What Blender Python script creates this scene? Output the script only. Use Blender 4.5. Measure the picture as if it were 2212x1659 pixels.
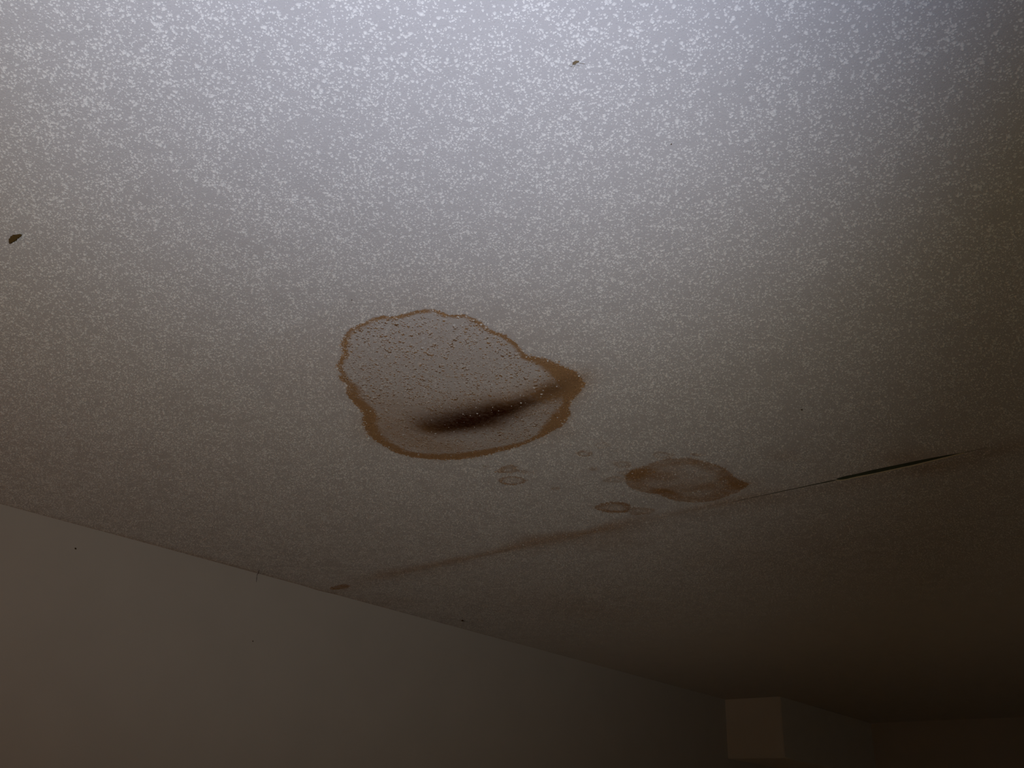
import bpy, math
import numpy as np
from mathutils import Matrix, Vector

for o in list(bpy.data.objects):
    bpy.data.objects.remove(o)
S = bpy.context.scene
COL = S.collection
rng = np.random.default_rng(11)

# ------------------------------------------------------------------ camera
FPX, CX, CY = 1938.8, 1106.0, 829.5
PITCH, ROLL, YAW = np.radians([26.94, 3.476, 45.747])
CAMZ, CEIL = 1.45, 2.45
fw = np.array([np.sin(YAW)*np.cos(PITCH), np.cos(YAW)*np.cos(PITCH), np.sin(PITCH)])
rt = np.array([np.cos(YAW), -np.sin(YAW), 0.0])
up = np.cross(rt, fw)
r2 = rt*np.cos(ROLL) + up*np.sin(ROLL)
u2 = -rt*np.sin(ROLL) + up*np.cos(ROLL)
cam = bpy.data.cameras.new('camera')
cam.sensor_fit = 'HORIZONTAL'; cam.sensor_width = 36.0
cam.lens = FPX/2212*36.0
cam.clip_start = 0.02
co = bpy.data.objects.new('camera', cam); COL.objects.link(co)
co.matrix_world = Matrix(((r2[0], u2[0], -fw[0], 0), (r2[1], u2[1], -fw[1], 0),
                          (r2[2], u2[2], -fw[2], CAMZ), (0, 0, 0, 1)))
S.camera = co

# ------------------------------------------------------------------ world, lights, exposure
w = bpy.data.worlds.new('night'); S.world = w; w.use_nodes = True
w.node_tree.nodes['Background'].inputs[0].default_value = (0.02, 0.015, 0.01, 1)
w.node_tree.nodes['Background'].inputs[1].default_value = 0.2
S.view_settings.view_transform = 'Standard'; S.view_settings.look = 'None'
S.view_settings.gamma = 1.0; S.view_settings.use_curve_mapping = False
S.view_settings.exposure = 0.44

def aim(o, loc, d):
    o.location = loc
    o.rotation_euler = Vector(d).to_track_quat('-Z', 'Y').to_euler()

# the flash beside the lens: a bright cone into the view, and an added cool fill cone, tinting the upper ceiling blue
FLASH_POS = Vector(r2*-0.03 + u2*0.05) + Vector((0, 0, CAMZ))
for nm, en, cl, a_, e_, cone, bl in (('camera_flash', 26.7, (1.0, 0.955, 0.90), 28.4, 34.2, 89.2, 0.91),
                                     ('cool_fill_cone', 26.5, (0.38, 0.54, 0.98), 34.9, 61.2, 82.4, 0.99)):
    L = bpy.data.lights.new(nm, 'SPOT')
    L.energy = en; L.color = cl; L.shadow_soft_size = 0.02
    L.spot_size = math.radians(cone); L.spot_blend = bl
    lo = bpy.data.objects.new(nm, L); COL.objects.link(lo)
    a_, e_ = math.radians(a_), math.radians(e_)
    aim(lo, FLASH_POS, (math.sin(a_)*math.cos(e_), math.cos(a_)*math.cos(e_), math.sin(e_)))
# warmer wide spill around that cone
L = bpy.data.lights.new('flash_spill', 'POINT')
L.energy = 5.2; L.color = (1.0, 0.92, 0.66); L.shadow_soft_size = 0.03
lo = bpy.data.objects.new('flash_spill', L); COL.objects.link(lo); lo.location = FLASH_POS
# warm lamp behind the photographer, near the left wall
L = bpy.data.lights.new('warm_room_lamp', 'POINT')
L.energy = 5.0; L.color = (1.0, 0.34, 0.02); L.shadow_soft_size = 0.15
lo = bpy.data.objects.new('warm_room_lamp', L); COL.objects.link(lo)
lo.location = (-1.4, 2.2, 1.0)

# warm fill added low, out of view, to brighten the ceiling past the seam
L = bpy.data.lights.new('low_warm_fill', 'POINT')
L.energy = 0.8; L.color = (1.0, 0.70, 0.36); L.shadow_soft_size = 0.15
lo = bpy.data.objects.new('low_warm_fill', L); COL.objects.link(lo)
lo.location = (2.9, 2.0, 0.6)

# ------------------------------------------------------------------ helpers
def ceil_pt(px):
    """point of the ceiling plane seen at photo pixel(s) px -> x, y in metres"""
    px = np.atleast_2d(np.asarray(px, float))
    d = (px[:, :1]-CX)*r2 - (px[:, 1:2]-CY)*u2 + FPX*fw
    return d[:, :2]/d[:, 2:3]*(CEIL-CAMZ)

def wall_pt(px, Y):
    d = (px[0]-CX)*r2 - (px[1]-CY)*u2 + FPX*fw
    return np.array([d[0]/d[1]*Y, Y, d[2]/d[1]*Y+CAMZ])

def sdist(P, poly):
    """signed distance of points P to closed polygon, positive inside"""
    A = poly; B = np.roll(poly, -1, 0)
    best = np.full(len(P), 1e9); ins = np.zeros(len(P), bool)
    for a, b in zip(A, B):
        e = b-a; q = P-a
        t = np.clip((q@e)/max(e@e, 1e-12), 0, 1)
        best = np.minimum(best, np.hypot(*(q-t[:, None]*e).T))
        c = ((a[1] > P[:, 1]) != (b[1] > P[:, 1]))
        with np.errstate(divide='ignore', invalid='ignore'):
            xx = (b[0]-a[0])*(P[:, 1]-a[1])/(b[1]-a[1])+a[0]
        ins ^= c & (P[:, 0] < xx)
    return np.where(ins, best, -best)

def mesh_np(name, V, faces, mat, parent=None, smooth=False, attrs=None):
    """faces: list of (n,k) int arrays"""
    me = bpy.data.meshes.new(name)
    V = np.asarray(V, np.float32)
    me.vertices.add(len(V)); me.vertices.foreach_set('co', V.ravel())
    loops = np.concatenate([f.ravel() for f in faces]).astype(np.int32)
    tot = np.concatenate([np.full(len(f), f.shape[1]) for f in faces]).astype(np.int32)
    start = np.concatenate([[0], np.cumsum(tot)[:-1]]).astype(np.int32)
    me.loops.add(len(loops)); me.loops.foreach_set('vertex_index', loops)
    me.polygons.add(len(tot)); me.polygons.foreach_set('loop_start', start)
    me.polygons.foreach_set('loop_total', tot)
    me.update(calc_edges=True); me.validate()
    me.polygons.foreach_set('use_smooth', np.full(len(me.polygons), smooth, bool))
    for k, a in (attrs or {}).items():
        at = me.attributes.new(k, 'FLOAT', 'POINT')
        at.data.foreach_set('value', np.asarray(a, np.float32))
    me.materials.append(mat)
    o = bpy.data.objects.new(name, me); COL.objects.link(o)
    if parent: o.parent = parent
    return o

def box(name, lo_, hi_, mat, parent=None):
    x0, y0, z0 = lo_; x1, y1, z1 = hi_
    V = [(x0,y0,z0),(x1,y0,z0),(x1,y1,z0),(x0,y1,z0),(x0,y0,z1),(x1,y0,z1),(x1,y1,z1),(x0,y1,z1)]
    F = np.array([(0,3,2,1),(4,5,6,7),(0,1,5,4),(1,2,6,5),(2,3,7,6),(3,0,4,7)])
    return mesh_np(name, V, [F], mat, parent)

class NT:
    def __init__(s, name):
        s.m = bpy.data.materials.new(name); s.m.use_nodes = True
        s.t = s.m.node_tree; s.b = s.t.nodes['Principled BSDF']
    def n(s, typ, **kw):
        nd = s.t.nodes.new(typ)
        for k, v in kw.items(): setattr(nd, k, v)
        return nd
    def put(s, sock, v):
        if isinstance(v, bpy.types.NodeSocket): s.t.links.new(v, sock)
        elif v is not None: sock.default_value = v
    def math(s, op, a, b=None, c=None, clamp=False):
        nd = s.n('ShaderNodeMath', operation=op, use_clamp=clamp)
        for i, v in enumerate((a, b, c)): s.put(nd.inputs[i], v) if v is not None else None
        return nd.outputs[0]
    def smooth(s, v, a, b, o0=0.0, o1=1.0):
        nd = s.n('ShaderNodeMapRange', interpolation_type='SMOOTHSTEP')
        for i, q in enumerate((v, a, b, o0, o1)): s.put(nd.inputs[i], q)
        return nd.outputs[0]
    def mix(s, f, a, b, mode='MIX'):
        nd = s.n('ShaderNodeMix', data_type='RGBA', blend_type=mode)
        s.put(nd.inputs[0], f); s.put(nd.inputs[6], a); s.put(nd.inputs[7], b)
        return nd.outputs[2]
    def attr(s, k): return s.n('ShaderNodeAttribute', attribute_name=k).outputs['Fac']
    def noise(s, vec, scale, detail=2.0, rough=0.5):
        nd = s.n('ShaderNodeTexNoise'); s.put(nd.inputs['Vector'], vec)
        nd.inputs['Scale'].default_value = scale; nd.inputs['Detail'].default_value = detail
        nd.inputs['Roughness'].default_value = rough
        return nd.outputs[0]

def plain(name, col, rough=0.9, nscale=60.0, namp=0.12, bump=0.0, bscale=200.0):
    t = NT(name); pos = t.n('ShaderNodeNewGeometry').outputs['Position']
    k = t.noise(pos, nscale, 4.0)
    v = t.math('MULTIPLY_ADD', k, namp*2, 1-namp)
    c = t.mix(1.0, (*col, 1), t.n('ShaderNodeCombineColor').outputs[0], 'MULTIPLY')
    cc = c.node.inputs[7].links[0].from_node
    for i in range(3): t.put(cc.inputs[i], v)
    t.put(t.b.inputs['Base Color'], c); t.b.inputs['Roughness'].default_value = rough
    t.b.inputs['Diffuse Roughness'].default_value = 1.0
    t.b.inputs['Specular IOR Level'].default_value = 0.15
    if bump:
        b = t.n('ShaderNodeBump'); b.inputs['Strength'].default_value = 1.0
        b.inputs['Distance'].default_value = bump
        t.put(b.inputs['Height'], t.noise(pos, bscale, 3.0)); t.put(t.b.inputs['Normal'], b.outputs[0])
    return t.m

# ------------------------------------------------------------------ materials
BASE = (0.58, 0.565, 0.56); FLAKE = (0.93, 0.92, 0.885)
def ceiling_material():
    t = NT('textured_ceiling_paint'); pos = t.n('ShaderNodeNewGeometry').outputs['Position']
    sd, rimw, fill, dark, wash, flake, rnd = [t.attr(k) for k in ('sd', 'rimw', 'fill', 'dark', 'wash', 'flake', 'rnd')]
    strg = t.attr('strength')
    n1 = t.noise(pos, 90.0, 3.0, 0.6); n2 = t.noise(pos, 260.0, 2.0, 0.6); n3 = t.noise(pos, 14.0, 4.0, 0.6)
    # paint and splatter
    ins = t.math('MULTIPLY', t.smooth(sd, 0.005, 0.02), t.attr('specks'))
    fe = t.math('MULTIPLY', t.math('MULTIPLY', flake, t.math('MULTIPLY_ADD', ins, -0.6, 1.0)), t.math('SUBTRACT', 1.0, t.attr('far_spot')))
    col = t.mix(fe, (*BASE, 1), (*FLAKE, 1))
    g = t.math('MULTIPLY_ADD', n3, 0.16, 0.92)
    col = t.mix(1.0, col, t.mix(g, (0, 0, 0, 1), (1, 1, 1, 1)), 'MULTIPLY')
    # stain
    wob = t.math('MULTIPLY', t.math('SUBTRACT', n1, 0.5), 0.022)
    wob = t.math('MULTIPLY', wob, t.math('MULTIPLY_ADD', n3, 1.4, 0.2))
    d = t.math('ADD', t.math('ADD', sd, wob), t.math('MULTIPLY', t.math('SUBTRACT', n2, 0.5), 0.006))
    d = t.math('ADD', d, t.math('MULTIPLY', t.math('MULTIPLY', t.math('SUBTRACT', rnd, 0.5), 0.020), t.smooth(flake, 0.1, 0.5)))
    edge = t.smooth(d, -0.001, 0.004)
    inner = t.smooth(d, t.math('MULTIPLY', rimw, 0.35), t.math('MULTIPLY', rimw, t.math('MULTIPLY_ADD', n1, 0.9, 0.7)), 1.0, 0.0)
    fl = t.math('MULTIPLY', fill, t.math('MULTIPLY_ADD', n3, 1.1, 0.4))
    a = t.math('MAXIMUM', inner, fl)
    n4 = t.noise(pos, 520.0, 2.0, 0.6); n5 = t.noise(pos, 30.0, 3.0, 0.6)
    a = t.math('MULTIPLY', t.math('MULTIPLY', a, edge), t.math('MULTIPLY', strg, 1.25))
    a = t.math('MULTIPLY', a, t.math('MULTIPLY', t.math('MULTIPLY_ADD', n5, 1.7, 0.12), t.math('MULTIPLY_ADD', n4, 1.5, 0.25)), clamp=True)
    a = t.math('ADD', a, t.math('MULTIPLY', wash, t.math('MULTIPLY_ADD', n1, 1.2, 0.35)), clamp=True)
    # brown specks just behind the splatter drops inside the stain
    sp = t.attr('far_spot')
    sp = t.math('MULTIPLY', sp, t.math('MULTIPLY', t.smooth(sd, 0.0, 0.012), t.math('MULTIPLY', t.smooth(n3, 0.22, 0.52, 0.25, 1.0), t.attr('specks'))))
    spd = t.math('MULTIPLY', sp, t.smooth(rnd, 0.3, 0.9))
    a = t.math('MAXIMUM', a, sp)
    white = t.math('MULTIPLY', t.smooth(rnd, 0.04, 0.03, 0.0, 1.0), t.math('SUBTRACT', t.smooth(flake, 0.1, 0.4), t.attr('far_spot')), clamp=True)
    a = t.math('MULTIPLY', a, t.math('SUBTRACT', 1.0, white))
    col = t.mix(t.math('MULTIPLY', a, 0.88), col, t.mix(1.0, col, (0.56, 0.29, 0.075, 1), 'MULTIPLY'))
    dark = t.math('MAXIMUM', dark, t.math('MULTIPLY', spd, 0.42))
    dk = t.math('MULTIPLY', dark, t.math('MULTIPLY_ADD', n1, 0.5, 0.78), clamp=True)
    dk = t.math('MULTIPLY', dk, t.math('SUBTRACT', 1.0, white))
    col = t.mix(dk, col, t.mix(1.0, col, (0.10, 0.035, 0.012, 1), 'MULTIPLY'))
    t.put(t.b.inputs['Base Color'], col)
    t.b.inputs['Roughness'].default_value = 0.8
    t.b.inputs['Diffuse Roughness'].default_value = 1.0
    t.b.inputs['Specular IOR Level'].default_value = 0.08
    b = t.n('ShaderNodeBump'); b.inputs['Distance'].default_value = 0.0022
    t.put(b.inputs['Height'], t.noise(pos, 380.0, 3.0, 0.65)); t.put(t.b.inputs['Normal'], b.outputs[0])
    return t.m
M_CEIL = ceiling_material()
M_WALL = plain('matte_wall_paint', (0.69, 0.665, 0.635), 0.9, 5.0, 0.05, 0.0008, 160.0)
M_SOFFIT = plain('soffit_paint', (0.84, 0.82, 0.79), 0.9, 5.0, 0.05, 0.0008, 160.0)
M_FLOOR = plain('brown_carpet', (0.16, 0.11, 0.07), 1.0, 90.0, 0.3, 0.004, 300.0)
M_GAP = plain('dark_void_board', (0.085, 0.10, 0.065), 1.0, 80.0, 0.3)
M_LIP = plain('torn_paper_tape', (0.62, 0.56, 0.42), 0.9, 120.0, 0.15)
M_DIRT = plain('dark_brown_dirt', (0.10, 0.062, 0.02), 0.9, 300.0, 0.4, 0.001, 600.0)
M_FLUFF = plain('tan_fluff', (0.20, 0.15, 0.09), 0.95, 300.0, 0.4, 0.001, 600.0)
M_THREAD = plain('dark_thread', (0.05, 0.025, 0.018), 0.8, 200.0, 0.2)

# ------------------------------------------------------------------ room shell
WY, FX = 3.55*(CEIL-CAMZ), 7.56*(CEIL-CAMZ)      # left wall plane, far wall plane
BX, RY = -1.7, -2.1
def struct(o): o['kind'] = 'structure'; return o
T = 0.12
struct(box('wall_left', (BX-T, WY, -0.02), (FX+T, WY+T, CEIL+0.1), M_WALL))
struct(box('wall_far', (FX, RY-T, -0.02), (FX+T, WY, CEIL+0.1), M_WALL))
struct(box('wall_right', (BX-T, RY-T, -0.02), (FX, RY, CEIL+0.1), M_WALL))
struct(box('wall_back', (BX-T, RY, -0.02), (BX, WY, CEIL+0.1), M_WALL))
struct(box('floor', (BX-T, RY-T, -T-0.02), (FX+T, WY+T, -0.02), M_FLOOR))

# ------------------------------------------------------------------ stains: outlines traced on the ceiling plane
def Z(pts, x0, y0, k): return [(x0+x/k, y0+y/k) for x, y in pts]
MAIN = Z([(820,160),(870,152),(910,152),(945,168),(985,192),(1020,190),(1060,195),(1110,188),(1150,205),(1200,222),(1240,250),(1290,290),
 (1350,320),(1420,345),(1470,380),(1520,430),(1560,478),(1640,492),(1700,505),(1760,530),(1830,560),(1900,595),
 (1945,640),(1965,680),(1945,720),(1900,770),(1870,810),(1855,850),(1870,890),(1850,930),(1800,980),(1740,1015),
 (1660,1055),(1560,1100),(1480,1130),(1380,1155),(1280,1180),(1180,1200),(1080,1213),(960,1215),(840,1208),
 (740,1195),(660,1175),(600,1150),(540,1115),(480,1075),(440,1035),(410,990),(395,940),(405,900),(385,860),
 (340,820),(300,775),(280,730),(290,700),(250,660),(222,635),(245,610),(218,560),(235,500),(262,480),(248,420),
 (265,350),(300,300),(350,270),(400,250),(470,215),(540,200),(620,205),(700,185),(760,165)], 660, 620, 3.253)
SECOND = Z([(1110,330),(1150,300),(1230,275),(1290,250),(1370,225),(1450,220),(1530,213),(1600,225),(1660,240),
 (1720,258),(1790,285),(1830,315),(1860,350),(1910,375),(1965,395),(1940,415),(1880,450),(1800,480),(1720,505),
 (1620,520),(1540,520),(1460,515),(1400,495),(1340,470),(1270,460),(1200,445),(1150,430),(1120,405),(1100,370)], 1000, 920, 3.16)
def ell(cx, cy, rx, ry, n=28, wob=0.08, seed=0, rot=0.0):
    r = np.random.default_rng(seed); ph = r.uniform(0, 6.28, 4); out = []
    for i in range(n):
        a = i/n*2*math.pi
        k = 1+wob*(math.sin(2*a+ph[0])+math.sin(3*a+ph[1])+0.7*math.sin(5*a+ph[2]))
        x, y = rx*k*math.cos(a), ry*k*math.sin(a)
        out.append((cx+x*math.cos(rot)-y*math.sin(rot), cy+x*math.sin(rot)+y*math.cos(rot)))
    return out
# outline, rim width (m), fill, strength, specks, label
STAINS = [
 (MAIN, 0.030, 0.07, 0.85, 1.0, 'largest water stain, brown ragged ring around a dark sagging streak'),
 (SECOND, 0.085, 0.50, 0.54, 0.1, 'mid sized brown water stain between the big ring and the dark seam gap'),
 (ell(1098,1014,26,9,seed=1,wob=.12), 0.03, 0.35, 0.55, 0.0, 'small brown blotch, upper of the stacked pair below the big stain'),
 (ell(1106,1038,30,10.5,seed=2,wob=.04), 0.020, 0.35, 0.55, 0.0, 'small oval brown ring, lower of the stacked pair below the big stain'),
 (ell(1140,1020,15,4,seed=3), 0.02, 0.5, 0.30, 0.0, None),
 (ell(1048,1007,9,3.5,seed=4), 0.02, 0.5, 0.25, 0.0, None),
 (ell(1262,980,19,7,seed=5,wob=.04), 0.014, 0.08, 0.50, 0.0, 'faint thin ringed oval mark just right of the big stain'),
 (ell(1300,962,18,7,seed=6), 0.012, 0.0, 0.22, 0.0, None),
 (ell(1280,1013,10,4,seed=7), 0.02, 0.4, 0.35, 0.0, None),
 (ell(1200,1055,10,4,seed=8), 0.02, 0.4, 0.28, 0.0, None),
 (ell(1432,983,26,7,seed=9), 0.02, 0.1, 0.30, 0.0, None),
 (ell(1505,982,16,4,seed=10), 0.02, 0.3, 0.35, 0.0, None),
 (ell(1345,1003,20,8,seed=11), 0.025, 0.3, 0.30, 0.0, None),
 (ell(1328,1036,24,8,seed=12), 0.03, 0.2, 0.30, 0.0, None),
 (ell(1327,1096,43,12,seed=13,wob=.05), 0.04, 0.5, 0.65, 0.0, 'low flat brown oval stain beside the ceiling seam, left of the mid sized stain'),
 (ell(1382,1103,36,8,seed=14), 0.05, 0.6, 0.38, 0.0, None),
 (ell(735,1267,24,5,seed=15,rot=-.1), 0.06, 0.6, 0.55, 0.0, 'short orange brown stain where the seam nears the wall'),
]
POLYS = [ceil_pt(s[0]) for s in STAINS]
SEAMX = 2.432*(CEIL-CAMZ)

def blob(P, a, b, w):
    """soft capsule between photo points a and b, half width w metres"""
    A, B = ceil_pt(a)[0], ceil_pt(b)[0]; e = B-A; q = P-A
    t = np.clip((q@e)/(e@e+1e-12), 0, 1)
    d = np.hypot(*(q-t[:, None]*e).T)
    return np.exp(-(d/w)**2)

def vnoise(P, s, seed=0):
    """smooth 2d value noise in 0..1"""
    r = np.random.default_rng(seed); G = r.random((64, 64)); Q = P*s
    i = np.floor(Q).astype(int); f = Q-i; f = f*f*(3-2*f)
    g = lambda a, b: G[(i[:, 0]+a) % 64, (i[:, 1]+b) % 64]
    return ((g(0,0)*(1-f[:,0])+g(1,0)*f[:,0])*(1-f[:,1])+(g(0,1)*(1-f[:,0])+g(1,1)*f[:,0])*f[:,1])

def fields(P):
    n = len(P); sd = np.full(n, -0.2); own = np.full(n, -1)
    near = (P[:, 0] > 0.9) & (P[:, 0] < 2.75) & (P[:, 1] > 0.8) & (P[:, 1] < 3.6)
    idx = np.where(near)[0]
    for k, poly in enumerate(POLYS):
        s = sdist(P[idx], poly)
        m = s > sd[idx]
        sd[idx[m]] = s[m]; own[idx[m]] = k
    tab = np.array([s[1:5] for s in STAINS]+[(0.02, 0, 0, 0)])
    rimw, fill, strg, spk = tab[own].T.copy()
    mm = own == 0
    # the ring of the big stain: thin above, broad at the right tip and lower left
    tip = blob(P, (1262, 815), (1240, 800), 0.09)+0.75*blob(P, (1215, 900), (1200, 920), 0.05)
    ll = blob(P, (770, 850), (860, 985), 0.07)+0.5*blob(P, (960, 990), (1130, 975), 0.05)
    rimw = np.where(mm, 0.018+0.080*tip+0.030*ll+0.030*blob(P, (850, 990), (1180, 975), 0.06), rimw)
    wash = np.zeros(n)
    wash += mm*(0.50*blob(P, (840, 935), (930, 965), 0.085)+0.55*blob(P, (930, 915), (1090, 884), 0.065)+0.45*blob(P, (1090, 880), (1215, 835), 0.05)+0.25*blob(P, (1190, 900), (1225, 860), 0.05)+0.50*blob(P, (1190, 845), (1240, 815), 0.05)
                +0.22*blob(P, (900, 880), (1150, 850), 0.06)+0.15*blob(P, (800, 800), (1000, 760), 0.25)
                +0.25*blob(P, (1000, 970), (1200, 930), 0.06)+0.25*blob(P, (820, 870), (830, 900), 0.06)
                +0.55*blob(P, (940, 925), (1060, 915), 0.04))
    dark = 0
    for (a, b, wd, k_) in (((938, 917), (990, 910), 0.062, 0.62), ((985, 910), (1045, 899), 0.078, 0.70), ((1020, 901), (1085, 882), 0.056, 0.80),
                           ((1080, 882), (1135, 864), 0.034, 0.60), ((1130, 864), (1195, 838), 0.030, 0.36), ((1190, 838), (1235, 818), 0.03, 0.22),
                           ((960, 925), (1060, 912), 0.020, 0.30)):
        dark = 1-(1-dark)*(1-k_*blob(P, a, b, wd))
    dark = mm*np.clip(dark, 0, 0.97)
    # second stain: browner along its lower half and at its left
    m2 = own == 1
    wash += m2*(0.5*blob(P, (1365, 1025), (1420, 1030), 0.05)+0.4*blob(P, (1440, 1062), (1600, 1045), 0.05))
    # water run along the seam joint
    y = P[:, 1]; q = vnoise(P*[1, 2.2], 4, 3); u = P[:, 0]-SEAMX
    band = np.exp(-((u+0.012+0.02*(q-.5))/(0.018+0.050*q))**2)
    seg = np.clip((y-1.15)/0.25, 0, 1)*np.clip((3.35-y)/0.3, 0, 1)
    wash += band*seg*(0.20+0.55*vnoise(P, 3.1, 5))
    band2 = np.exp(-((u-0.05)/0.07)**2)
    wash += band2*(0.08+0.22*vnoise(P, 5.3, 6)**1.5)*(y > 0.2)
    # grubby line along the wall joint
    e = WY-y
    wash += np.exp(-(e/0.05)**2)*np.clip(1-abs(P[:, 0]-1.9)/1.1, 0, 1)*0.30+np.exp(-(e/0.02)**2)*0.15
    # faint old brown blotches past the seam
    for a, r, s in (((1330, 1175), .10, .25), ((1690, 985), .04, .25), ((1950, 985), .06, .30), ((2010, 1010), .07, .25), ((1250, 1310), .3, .15), ((840, 1300), .12, .3), ((1700, 1180), .4, .12)):
        wash += s*blob(P, a, (a[0]+1, a[1]), r)*(0.5+q)
    return dict(sd=sd, own=own, rimw=rimw, fill=fill, strength=strg, specks=spk, dark=dark, wash=np.clip(wash, 0, 1))

# relief: joint tape ridge, a sagging fold under the big stain, gentle waviness
def relief(P):
    u = P[:, 0]-SEAMX
    z = -0.0030*np.exp(-(u/0.06)**2)
    z += -0.003*(vnoise(P, 1.3, 21)-.5)
    A, B = ceil_pt((930, 925))[0], ceil_pt((1200, 845))[0]
    e = B-A; Ln = np.hypot(*e); e = e/Ln; nrm = np.array([-e[1], e[0]])
    if nrm @ np.array([1, 1]) < 0: nrm = -nrm            # points away from the camera
    s = (P-A)@e; v = (P-A)@nrm
    env = np.exp(-((s-Ln*.5)/(Ln*.55))**4)
    # slow swell on the near side, steep return on the far side
    prof = np.where(v < 0, np.exp(-(v/0.10)**2), np.exp(-(v/0.035)**2))
    z += -0.009*env*prof
    return z

# ------------------------------------------------------------------ ceiling grid
def gap_w(y):
    k = CEIL-CAMZ
    yy = np.array([0.60, 0.66, 0.70, 0.80, 0.90, 0.985, 1.000, 1.012, 1.016, 1.035, 1.2, 1.34, 1.36])*k
    ww = np.array([0.0, 0.001, 0.011, 0.026, 0.029, 0.023, 0.019, 0.015, 0.003, 0.0055, 0.0026, 0.0012, 0.0])
    return np.interp(y, yy, ww)
def lines(segs):
    out = []
    for a, b, st in segs:
        out += list(np.linspace(a, b, max(1, int(round((b-a)/st))), endpoint=False))
    return np.array(out+[segs[-1][1]])
XA = lines([(BX, 0.9, 0.1), (0.9, 1.0, 0.02), (1.0, 1.72, 0.006), (1.72, 1.95, 0.02), (1.95, 2.38, 0.006), (2.38, SEAMX-0.02, 0.005)])
XB = lines([(SEAMX+0.02, 2.6, 0.01), (2.6, 3.2, 0.04), (3.2, FX, 0.2)])
YA = lines([(RY, 0, 0.2), (0, 0.55, 0.03), (0.55, 1.1, 0.006), (1.1, 1.95, 0.006), (1.95, 2.5, 0.02), (2.5, WY-0.1, 0.05), (WY-0.1, WY, 0.02)])
XX = np.concatenate([XA, [SEAMX-0.0001, SEAMX+0.0001], XB]); gi = len(XA)
nx, ny = len(XX), len(YA)
gx, gy = np.meshgrid(XX, YA, indexing='ij')
gx = gx.copy(); gw = gap_w(YA)*(0.85+0.3*vnoise(np.c_[YA, YA*0], 22, 8))
jit = 0.0016*(vnoise(np.c_[YA, YA*0+.5], 30, 9)-.5)
gx[gi] = SEAMX-gw/2+jit; gx[gi+1] = SEAMX+gw/2+jit
P = np.c_[gx.ravel(), gy.ravel()]
ids = np.arange(nx*ny).reshape(nx, ny)
Q = np.stack([ids[:-1, :-1], ids[:-1, 1:], ids[1:, 1:], ids[1:, :-1]], -1)   # normal down
keep = np.ones((nx-1, ny-1), bool)
keep[gi] = False                                     # the two board edges meet, or part at the gap
Q = Q[keep]
FG = fields(P)
VG = np.c_[P, CEIL+relief(P)]
nflat = len(P)

# splatter: thousands of irregular flattened drops
def flakes():
    k = 56000
    x0, x1, y0, y1 = -0.05, 4.5, -0.25, WY-0.004
    N = int((x1-x0)*(y1-y0)*k)
    C = np.c_[rng.uniform(x0, x1, N), rng.uniform(y0, y1, N)]
    dens = 0.22+0.95*vnoise(C, 26, 31)*vnoise(C, 70, 32)*2.2+0.25*vnoise(C, 9, 33)
    # only what the room shows from around the camera
    d = C/np.hypot(*C.T)[:, None]; h = np.array([np.sin(YAW), np.cos(YAW)])
    vis = (np.abs(np.arccos(np.clip(d@h, -1, 1))) < math.radians(50)) & (np.hypot(*C.T) > 0.6)
    vis &= ~((np.abs(C[:, 0]-SEAMX) < gap_w(C[:, 1])/2+0.004) & (gap_w(C[:, 1]) > 0))
    dens = dens*np.clip((4.5-C[:, 0])/1.3, 0, 1)
    C = C[vis & (rng.random(N) < dens)]
    n = len(C); K = 6
    R = np.clip(rng.lognormal(math.log(0.00165), 0.42, n), 0.0007, 0.0046)
    H = R*rng.uniform(0.45, 1.0, n)
    # flat brown patches behind the drops, away from the camera, inside the big stain
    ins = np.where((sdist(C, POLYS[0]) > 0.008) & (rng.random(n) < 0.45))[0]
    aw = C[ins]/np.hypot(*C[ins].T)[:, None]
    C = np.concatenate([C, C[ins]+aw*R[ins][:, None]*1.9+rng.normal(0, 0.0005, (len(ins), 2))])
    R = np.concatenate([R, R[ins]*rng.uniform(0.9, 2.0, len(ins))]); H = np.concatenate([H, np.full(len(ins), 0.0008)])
    is_spot = np.arange(len(C)) >= n; n = len(C)
    asp = rng.uniform(0.55, 1.0, n); ro = rng.uniform(0, math.pi, n)
    ang = (np.arange(K)/K*2*math.pi)[None]+rng.uniform(-.25, .25, (n, K))
    rr = R[:, None]*rng.uniform(0.65, 1.25, (n, K))
    a, b = rr*np.cos(ang), rr*np.sin(ang)*asp[:, None]
    x = a*np.cos(ro)[:, None]-b*np.sin(ro)[:, None]+C[:, :1]
    y = a*np.sin(ro)[:, None]+b*np.cos(ro)[:, None]+C[:, 1:]
    z0 = CEIL+relief(C)
    V = np.zeros((n, K+1, 3))
    V[:, :K, 0] = x; V[:, :K, 1] = np.minimum(y, WY-0.001); V[:, :K, 2] = z0[:, None]+0.0002
    V[:, K, :2] = C+rng.uniform(-.25, .25, (n, 2))*R[:, None]; V[:, K, 2] = z0-H
    b0 = (np.arange(n)*(K+1))[:, None]; i = np.arange(K)[None]
    F = np.stack([b0+i, np.broadcast_to(b0+K, (n, K)), b0+(i+1) % K], -1).reshape(-1, 3)
    fl = np.ones((n, K+1)); fl[:, :K] = 0.25
    fspot = np.repeat(is_spot*1.0, K+1)
    f = fields(C); f = {k_: np.repeat(v, K+1) for k_, v in f.items()}
    return V.reshape(-1, 3), F, f, fl.ravel(), np.repeat(rng.random(n), K+1), fspot
VF, FF, AF, FL, RN, FSPOT = flakes()

V = np.concatenate([VG, VF])
A = {k: np.concatenate([FG[k], AF[k]]) for k in FG}
far = np.clip((P[:, 0]-3.2)/1.3, 0, 1)
A['flake'] = np.concatenate([0.62*far, FL]); A['far_spot'] = np.concatenate([np.zeros(nflat), FSPOT]); A['rnd'] = np.concatenate([np.zeros(nflat), RN])
FFo = FF+nflat
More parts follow.
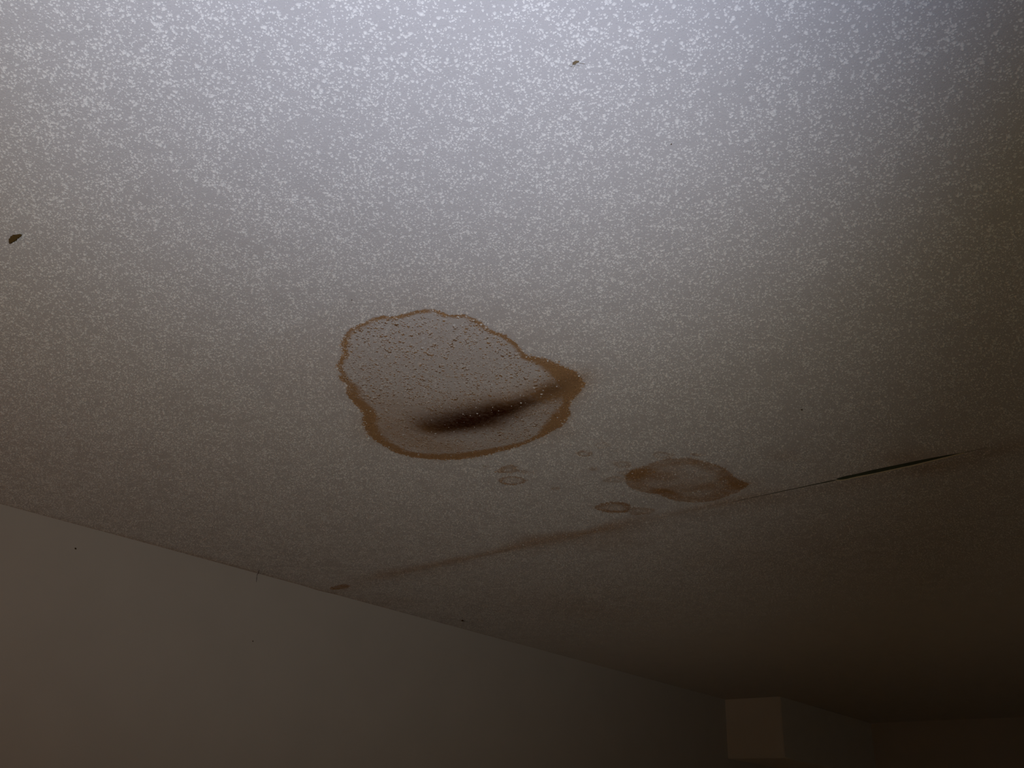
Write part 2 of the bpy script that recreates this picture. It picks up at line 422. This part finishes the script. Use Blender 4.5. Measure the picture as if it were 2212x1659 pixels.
# faces inside each labelled outline become that stain's own part of the ceiling
own_in = np.where(A['sd'] > 0, A['own'], -1)
qo, to = own_in[Q[:, 0]], own_in[FFo[:, 1]]
ax = {k: v for k, v in A.items() if k != 'own'}
def sub(name, fq, ft, parent=None):
    used = np.unique(np.concatenate([fq.ravel(), ft.ravel()]))
    rm = np.full(len(V), -1); rm[used] = np.arange(len(used))
    fs = [rm[f] for f in (fq, ft) if len(f)]
    return mesh_np(name, V[used], fs, M_CEIL, parent, True, {k: v[used] for k, v in ax.items()})
labelled = [i for i, s in enumerate(STAINS) if s[5]]
ceiling = struct(sub('ceiling', Q[~np.isin(qo, labelled)], FFo[~np.isin(to, labelled)]))
for i in labelled:
    o = sub('water_stain', Q[qo == i], FFo[to == i], ceiling)
    o['label'] = STAINS[i][5]
# board above the ceiling skin
box('ceiling_board', (BX-T, RY-T, CEIL+0.035), (FX+T, WY+T, CEIL+0.1), M_GAP, ceiling)
# the split seam: dark slot walls above the gap, and the torn tape edge on its far side
ys = YA[(gap_w(YA) > 0)]; a, b = ys.min()-0.006, ys.max()+0.006
ys = np.linspace(a, b, 140); g = np.interp(ys, YA, gw); jj = np.interp(ys, YA, jit)
zb = CEIL+relief(np.c_[ys*0+SEAMX, ys])
VV = np.concatenate([np.c_[SEAMX-g/2+jj-0.0004, ys, zb-0.0002], np.c_[SEAMX-g/2+jj-0.002, ys, zb+0.034],
                     np.c_[SEAMX+g/2+jj+0.002, ys, zb+0.034], np.c_[SEAMX+g/2+jj+0.0004, ys, zb-0.0002]])
n = len(ys); i = np.arange(n-1)
FQ = np.concatenate([np.stack([i+k*n, i+(k+1)*n, i+1+(k+1)*n, i+1+k*n], -1) for k in range(3)])
o = mesh_np('seam_gap', VV, [FQ], M_GAP, ceiling); o['label'] = 'dark open gap where the ceiling seam has split'
m = ys < 1.36
yl = np.linspace(0.66, 1.02, 90); g = np.interp(yl, YA, gw); jj = np.interp(yl, YA, jit)
zb = CEIL+relief(np.c_[yl*0+SEAMX, yl]); dz = 0.0022*np.clip(g/0.01, 0.15, 1)*(0.6+0.8*vnoise(np.c_[yl, yl*0], 40, 12))
xe = SEAMX+g/2+jj
VV = np.concatenate([np.c_[xe-0.0012, yl, zb-dz], np.c_[xe, yl, zb+0.001], np.c_[xe+0.006, yl, zb-0.0003], np.c_[xe-0.0004, yl, zb-dz-0.0005]])
n = len(yl); i = np.arange(n-1)
FQ = np.concatenate([np.stack([i+k*n, i+((k+1) % 4)*n, i+1+((k+1) % 4)*n, i+1+k*n], -1) for k in range(4)])
o = mesh_np('torn_tape_edge', VV, [FQ], M_LIP, ceiling); o['label'] = 'thin pale torn tape edge along the gap'

# ------------------------------------------------------------------ boxed soffit on the far left wall
k = CEIL-CAMZ
sx0, sy0, sz0 = 6.06*k, 3.115*k, CEIL-0.40*k
bev = 0.006
def soffit():
    # L corner with bevelled front-lower and front-side edges
    xs = [sx0, sx0+bev, FX]
    prof = [(sy0+bev, sz0), (WY-0.0005, sz0), (WY-0.0005, CEIL-0.0015), (sy0, CEIL-0.0015), (sy0, sz0+bev)]
    V_ = []; n = len(prof)
    for ii, x in enumerate(xs):
        for (yy, zz) in prof:
            s = bev if ii == 0 else 0
            yy2 = yy+s if yy < WY-0.01 else yy; zz2 = zz+s if zz < CEIL-0.01 else zz
            V_.append((x-(0.0005 if x == FX else 0), yy2, zz2))
    F4 = []
    for j in range(2):
        for i_ in range(n):
            p = j*n+i_; q_ = j*n+(i_+1) % n
            F4.append((p, q_, q_+n, p+n))
    cap = np.array([[0, 4, 3, 2, 1]]); cap2 = np.array([[0, 1, 2, 3, 4]])+2*n
    return V_, [np.array(F4), cap, cap2]
V_, F_ = soffit()
so = mesh_np('boxed_soffit', V_, F_, M_SOFFIT)
so['label'] = 'pale square boxed soffit running along the top of the wall in the dark far corner'; so['category'] = 'soffit'

# ------------------------------------------------------------------ specks, fluff and thread
def lump(name, c, L_, W_, H_, rot, mat, label, cat, seed, bend=0.25):
    """irregular bent body lying against the surface, long axis turned by rot in the ceiling plane"""
    r = np.random.default_rng(seed); nu, nv = 14, 10; V_ = []
    for i_ in range(nu):
        t = i_/(nu-1); s = math.sin(math.pi*min(max(t, 0.03), 0.97))**0.6
        for j in range(nv):
            a_ = j/nv*2*math.pi; k_ = s*r.uniform(0.72, 1.2)
            x = (t-.5)*L_; y = W_/2*k_*math.cos(a_)+bend*L_*(t-.5)**2*2; z = H_/2*k_*math.sin(a_)
            V_.append((x*math.cos(rot)-y*math.sin(rot), x*math.sin(rot)+y*math.cos(rot), z-H_*0.45))
    F4 = [(i_*nv+j, i_*nv+(j+1) % nv, (i_+1)*nv+(j+1) % nv, (i_+1)*nv+j) for i_ in range(nu-1) for j in range(nv)]
    caps = np.array([list(range(nv))[::-1], [(nu-1)*nv+j for j in range(nv)]])
    o_ = mesh_np(name, V_, [np.array(F4), caps], mat, None, True)
    o_.location = c; o_['label'] = label; o_['category'] = cat
    return o_
def cz(px, off=0.0):
    p = ceil_pt(px)[0]; return (p[0], p[1], CEIL+float(relief(p[None])[0])-off)
def pang(a, b):
    A_, B_ = ceil_pt(a)[0], ceil_pt(b)[0]; return math.atan2(*(B_-A_)[::-1]), float(np.hypot(*(B_-A_)))
an, ln = pang((18, 520), (43, 501))
lump('debris_speck', cz((31, 511)), ln, 0.012, 0.009, an, M_DIRT, 'dark brown curled speck stuck to the ceiling at the far left edge', 'debris', 3, 0.14)
an, ln = pang((1233, 139), (1254, 129))
fl = lump('fluff_tuft', cz((1243, 134)), ln*0.7, 0.0045, 0.004, an, M_FLUFF, 'tan fluffy tuft caught in the bright ceiling texture near the top', 'fluff', 5, 0.2)

def tube(name, pts, rad, mat, parent=None):
    pts = [Vector(p) for p in pts]; nv = 6; V_ = []
    for i_, p in enumerate(pts):
        tg = (pts[min(i_+1, len(pts)-1)]-pts[max(i_-1, 0)]).normalized()
        a_ = tg.orthogonal().normalized(); b_ = tg.cross(a_)
        rr = rad*(1 if 0 < i_ < len(pts)-1 else 0.5)
        for j in range(nv):
            V_.append(p+a_*rr*math.cos(j/nv*6.2832)+b_*rr*math.sin(j/nv*6.2832))
    F4 = np.array([(i_*nv+j, i_*nv+(j+1) % nv, (i_+1)*nv+(j+1) % nv, (i_+1)*nv+j) for i_ in range(len(pts)-1) for j in range(nv)])
    caps = np.array([list(range(nv))[::-1], [(len(pts)-1)*nv+j for j in range(nv)]])
    return mesh_np(name, [tuple(v) for v in V_], [F4, caps], mat, parent, True)
for s in range(7):                                   # fine strands of the tuft, in the tuft's own space
    r = np.random.default_rng(40+s); a_ = r.uniform(0, 6.28); l_ = r.uniform(.005, .011)
    c0 = r.uniform(-.004, .004, 2)
    tube('strand', [(c0[0]+l_*t*math.cos(a_+t), c0[1]+l_*t*math.sin(a_+t), -0.002-0.003*math.sin(3*t)) for t in np.linspace(0, 1, 6)], 0.00022, M_FLUFF, fl)

# thread hanging in the corner between ceiling and left wall
c = ceil_pt((555, 1238))[0]
tp = [(c[0]-0.035, WY-0.075, CEIL-0.004), (c[0]-0.022, WY-0.05, CEIL-0.006), (c[0]-0.006, WY-0.022, CEIL-0.006),
      (c[0]+0.0, WY-0.006, CEIL-0.006), (c[0]+0.002, WY-0.003, CEIL-0.022), (c[0]+0.004, WY-0.003, CEIL-0.040)]
o = tube('cobweb_thread', tp, 0.0011, M_THREAD)
o['label'] = 'fine dark thread hanging where ceiling meets the left wall'; o['category'] = 'thread'

# spider by the wall joint
sp = bpy.data.objects.new('spider', None); COL.objects.link(sp)
sp.location = cz((1000, 1339)); sp.empty_display_size = 0.02
sp['label'] = 'tiny dark spider on the ceiling by the wall joint'; sp['category'] = 'spider'
def ball(name, c_, r_, parent):
    nu, nv = 8, 10; V_ = [(c_[0]+r_[0]*math.sin(math.pi*(i_+.5)/nu)*math.cos(j/nv*6.2832), c_[1]+r_[1]*math.sin(math.pi*(i_+.5)/nu)*math.sin(j/nv*6.2832), c_[2]+r_[2]*math.cos(math.pi*(i_+.5)/nu)) for i_ in range(nu) for j in range(nv)]
    F4 = np.array([(i_*nv+j, (i_+1)*nv+j, (i_+1)*nv+(j+1) % nv, i_*nv+(j+1) % nv) for i_ in range(nu-1) for j in range(nv)])
    caps = np.array([list(range(nv)), [(nu-1)*nv+j for j in range(nv)][::-1]])
    return mesh_np(name, V_, [F4, caps], M_DIRT, parent, True)
ball('abdomen', (-.004, 0, -.004), (.0052, .004, .0035), sp)
ball('head', (.003, 0, -.004), (.003, .0026, .0022), sp)
for sg in (-1, 1):
    for q_ in range(4):
        a_ = math.radians(30+q_*38)*sg
        tube('leg', [(.002, .001*sg, -.004), (.002+.007*math.cos(a_), .007*math.sin(a_), -.006), (.002+.015*math.cos(a_), .015*math.sin(a_), -.0008)], 0.0006, M_DIRT, sp)

# small dark specks
def speck(px, r_, label, seed, wall=False):
    if wall:
        p = wall_pt(px, WY); c_ = (p[0], WY, p[2])
        o_ = lump('dirt_speck', c_, r_*2, r_*1.6, r_*0.8, 0.4, M_DIRT, label, 'speck', seed)
        o_.rotation_euler = (-math.pi/2, 0, 0)
    else:
        o_ = lump('dirt_speck', cz(px), r_*2, r_*1.6, r_*0.8, 0.4, M_DIRT, label, 'speck', seed)
    return o_
speck((163, 1185), 0.004, 'tiny dark speck high on the left wall below the joint', 71, True)
speck((546, 1385), 0.003, 'faint speck on the middle of the left wall', 72, True)
speck((1450, 312), 0.0014, 'tiny dark speck on the bright upper ceiling right of centre', 73)
speck((1732, 884), 0.0028, 'small dark speck on the ceiling above the split seam', 74)
speck((760, 648), 0.0016, 'tiny speck on the ceiling just above the big stain', 75)
